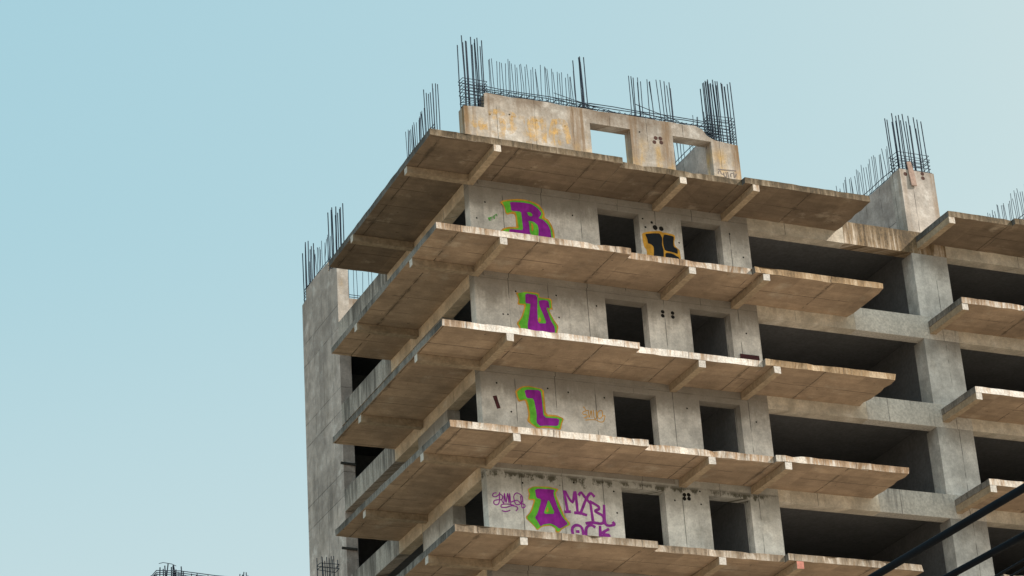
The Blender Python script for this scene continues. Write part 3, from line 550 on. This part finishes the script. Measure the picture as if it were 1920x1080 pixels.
for key, st in (('B', 0), ('U', 1), ('L', 2), ('A', 3), ('K', 0)):
    paint_shape('graffiti_letter', [(m, rsmooth(p)) for m, p in GRAFFITI[key]], front_walls[st])
paint_strokes('graffiti_lettering', STROKES['MX'], .085, 'paint_violet', front_walls[3])
paint_strokes('graffiti_tag', STROKES['SB'], .034, 'paint_violet', front_walls[3])
paint_strokes('graffiti_tag', STROKES['OT'], .024, 'paint_orange', front_walls[2])
paint_strokes('paint_smear', STROKES['smear'], .11, 'smear', front_walls[0])
paint_strokes('painted_mark', STROKES['block'], .13, 'maroon', front_walls[2])
for kk in ('Y1', 'Y2', 'Y3', 'Y4'): paint_strokes('faded_graffiti', STROKES[kk], .2, 'paint_faded', roof_wall)
paint_strokes('graffiti_scrawl', STROKES['scr'], .03, 'paint_grey', roof_wall)
def hole(parent, x, z, r, mat='hole', y0=A, name='pipe_hole'):
    bm = bmesh.new(); n = 14; ring = [bm.verts.new((x+r*math.cos(2*math.pi*i/n)*random.uniform(.94, 1.05), y0-.003, z+r*math.sin(2*math.pi*i/n)*random.uniform(.94, 1.05))) for i in range(n)]
    inn = [bm.verts.new((v.co.x*.9+x*.1, y0-.0025, v.co.z*.9+z*.1)) for v in ring]
    for i in range(n): bm.faces.new((ring[i], ring[(i+1) % n], inn[(i+1) % n], inn[i]))
    bm.faces.new(inn); return mesh_obj(name, bm, mat, parent)
for x, z, r in ((8.12, -.99, .085), (8.33, -1.0, .08), (8.02, -.83, .045), (7.79, -1.02, .035), (7.72, -.74, .03)): hole(front_walls[0], x, z, r)
for x, z in ((8.1, -3.82), (8.09, -3.95), (8.43, -3.82), (8.43, -3.95)): hole(front_walls[1], x, z, .062)
for x, z in ((8.23, -9.65), (8.22, -9.77), (8.37, -9.64), (8.37, -9.76)): hole(front_walls[3], x, z, .062)
for x, z in ((8.45, 2.17), (8.39, 2.02), (8.61, 2.18), (8.63, 2.04)): hole(roof_wall, x, z, .068, 'rust_cap')
for x, z in ((17.52, 2.28), (18.18, 2.38), (18.18, 2.22)): hole(roof_column, x, z, .07, 'rust_cap')
def tie_holes(parent, pts, y0=A):
    for x, z in pts: hole(parent, x, z, .028, 'hole', y0, 'tie_hole')
for st, pts in ((0, [(2.5, -.93), (3.05, -.92), (5.35, -.97), (2.2, -1.5), (8.9, -1.4), (10.7, -.85), (11.1, -1.6)]), (1, [(2.85, -4.54), (3.0, -4.53), (4.64, -4.43), (3.3, -3.75), (4.6, -3.72), (5.9, -3.9), (10.9, -4.2)]),
                (2, [(2.5, -6.75), (4.1, -6.75), (4.75, -6.8), (5.9, -6.85), (8.6, -6.9), (2.9, -7.6), (10.9, -7.1)]), (3, [(3.1, -9.75), (4.7, -9.6), (5.95, -9.75), (3.65, -10.45), (6.0, -10.4), (7.9, -9.85), (8.75, -9.5), (8.75, -9.9)])):
    tie_holes(front_walls[st], pts)
tie_holes(roof_wall, [(4.4, 2.14), (5.35, 2.1), (3.5, 2.2), (7.9, 2.3), (2.85, 2.1)])

# ------------------------------------------------------------------ loose things on the building
bm = bevel(box_bm(-.32, .32, -.02, .02, 0, 1.06), .004); t = mesh_obj('board', bm, 'maroon'); t.location = (10.9, A-.12, -5.992); t.rotation_euler = (math.radians(-4), 0, 0)
tag(t, 'dark maroon board leaning on the wall pier beside the wide dark opening', 'board')
bm = bevel(prism([(-.1, 0), (.1, 0), (.11, .55), (.08, .9), (-.07, .88), (-.09, .5)], 'y', -.02, .02), .004); t = mesh_obj('plank', bm, 'wood'); t.location = (17.76, A-.05, 1.86); t.rotation_euler = (math.radians(-3), math.radians(-4), 0)
tag(t, 'pinkish wooden plank hanging from the top of the rooftop column on the right', 'plank')
for i, (z, w) in enumerate(((-4.94, 'upper'), (-7.87, 'lower'))):
    t = mesh_obj('timber_batten', bevel(box_bm(-.26, .26, -.035, .035, -.035, .035), .006), 'timber'); t.location = (2.15-.06*i, 13.56, z); t.rotation_euler = (0, math.radians(2), 0)
    tag(t, 'dark timber batten across the opening beside the far corner wall, the %s of two' % w, 'batten', 'timber battens at the far corner wall')

# ------------------------------------------------------------------ column of a lower structure, left of the building
cx, cy = -.68, 8.0
t = thing('unfinished_column', (cx, cy, GZ), 'bare concrete column top with a small cage of rusty bars in front of the far corner wall', 'column')
cc = mesh_obj('shaft', bevel(box_bm(cx-.33, cx+.33, cy-.2, cy+.2, GZ, -11.3), .02), 'column', t)
for i in range(10):
    bar('rebar', t, cx-.27+.06*i+random.gauss(0, .01), cy+(-.14 if i % 2 else .14), -11.3, -10.12-random.uniform(0, .22)-.012*i, .013, .02)
for z in (-10.5, -10.62): loop(t, cx-.29, cx+.29, cy-.16, cy+.16, z)

# ------------------------------------------------------------------ the other unfinished building, low at the left edge
t = thing('neighbour_building', (14.5, 72.0, GZ), 'another unfinished block whose roof bars just show low at the left', 'building')
mesh_obj('wall', box_bm(11.6, 17.4, 70, 74, GZ, 9.6), 'tower', t)
def nbar(x, y, z0, z1, r=.036): 
    bm = bmesh.new(); tube(bm, [(x, y, z0), (x+random.gauss(0, .03), y, (z0+z1)/2), (x+random.gauss(0, .05), y, z1)], r, 5); return mesh_obj('rebar', bm, 'steel', t)
for i in range(14): nbar(12.0+i*.1+random.uniform(-.03, .03), 70.1+random.choice((0, .5)), 9.6, 11.5-random.uniform(0, .3))
for i in range(24): nbar(13.4+i*.125, 70.1+random.choice((0, .4)), 9.6, 11.12-random.uniform(0, .14)-.006*i, .026)
for i in range(6): nbar(16.55+i*.09, 70.1+random.choice((0, .4)), 9.6, 11.34-random.uniform(0, .12), .03)
for i in range(16): nbar(11.62+random.uniform(-.02, .02), 70.2+i*.2, 9.6, 11.0-random.uniform(0, .2), .026)
for dz in (0, .12, .24): 
    bm = bmesh.new(); tube(bm, [(11.6, 70.05, 11.02-dz), (13, 70.05, 11.1-dz), (15, 70.05, 10.98-dz), (16.9, 70.05, 10.93-dz)], .026, 5); mesh_obj('horizontal_bar', bm, 'steel', t)
    bm = bmesh.new(); tube(bm, [(11.62, 70.05, 11.02-dz), (11.62, 72, 11.02-dz), (11.62, 73.6, 11.02-dz)], .026, 5); mesh_obj('horizontal_bar', bm, 'steel', t)
bm = bmesh.new(); tube(bm, [(11.75, 70.0, 11.42), (12.0, 70, 11.5), (12.5, 70, 11.45), (12.75, 70, 11.35)], .02, 5); mesh_obj('horizontal_bar', bm, 'steel', t)

# ------------------------------------------------------------------ cables across the lower right corner
def cable(p, q, r, label, sag=.12):
    p = Vector(p); q = Vector(q); d = (q-p).normalized(); a = p-d*34; b = q+d*9; n = 60; pts = []
    for i in range(n+1):
        w = a.lerp(b, i/n); s = (w-(p+q)*.5).length; w.z += .0009*s*s; pts.append(w)
    bm = bmesh.new(); tube(bm, pts, r, 10)
    return tag(mesh_obj('power_cable', bm, 'cable', None, True), label, 'cable', 'power cables across the lower right')
for p, q, r, lab in CABLES: cable(p, q, r, lab)
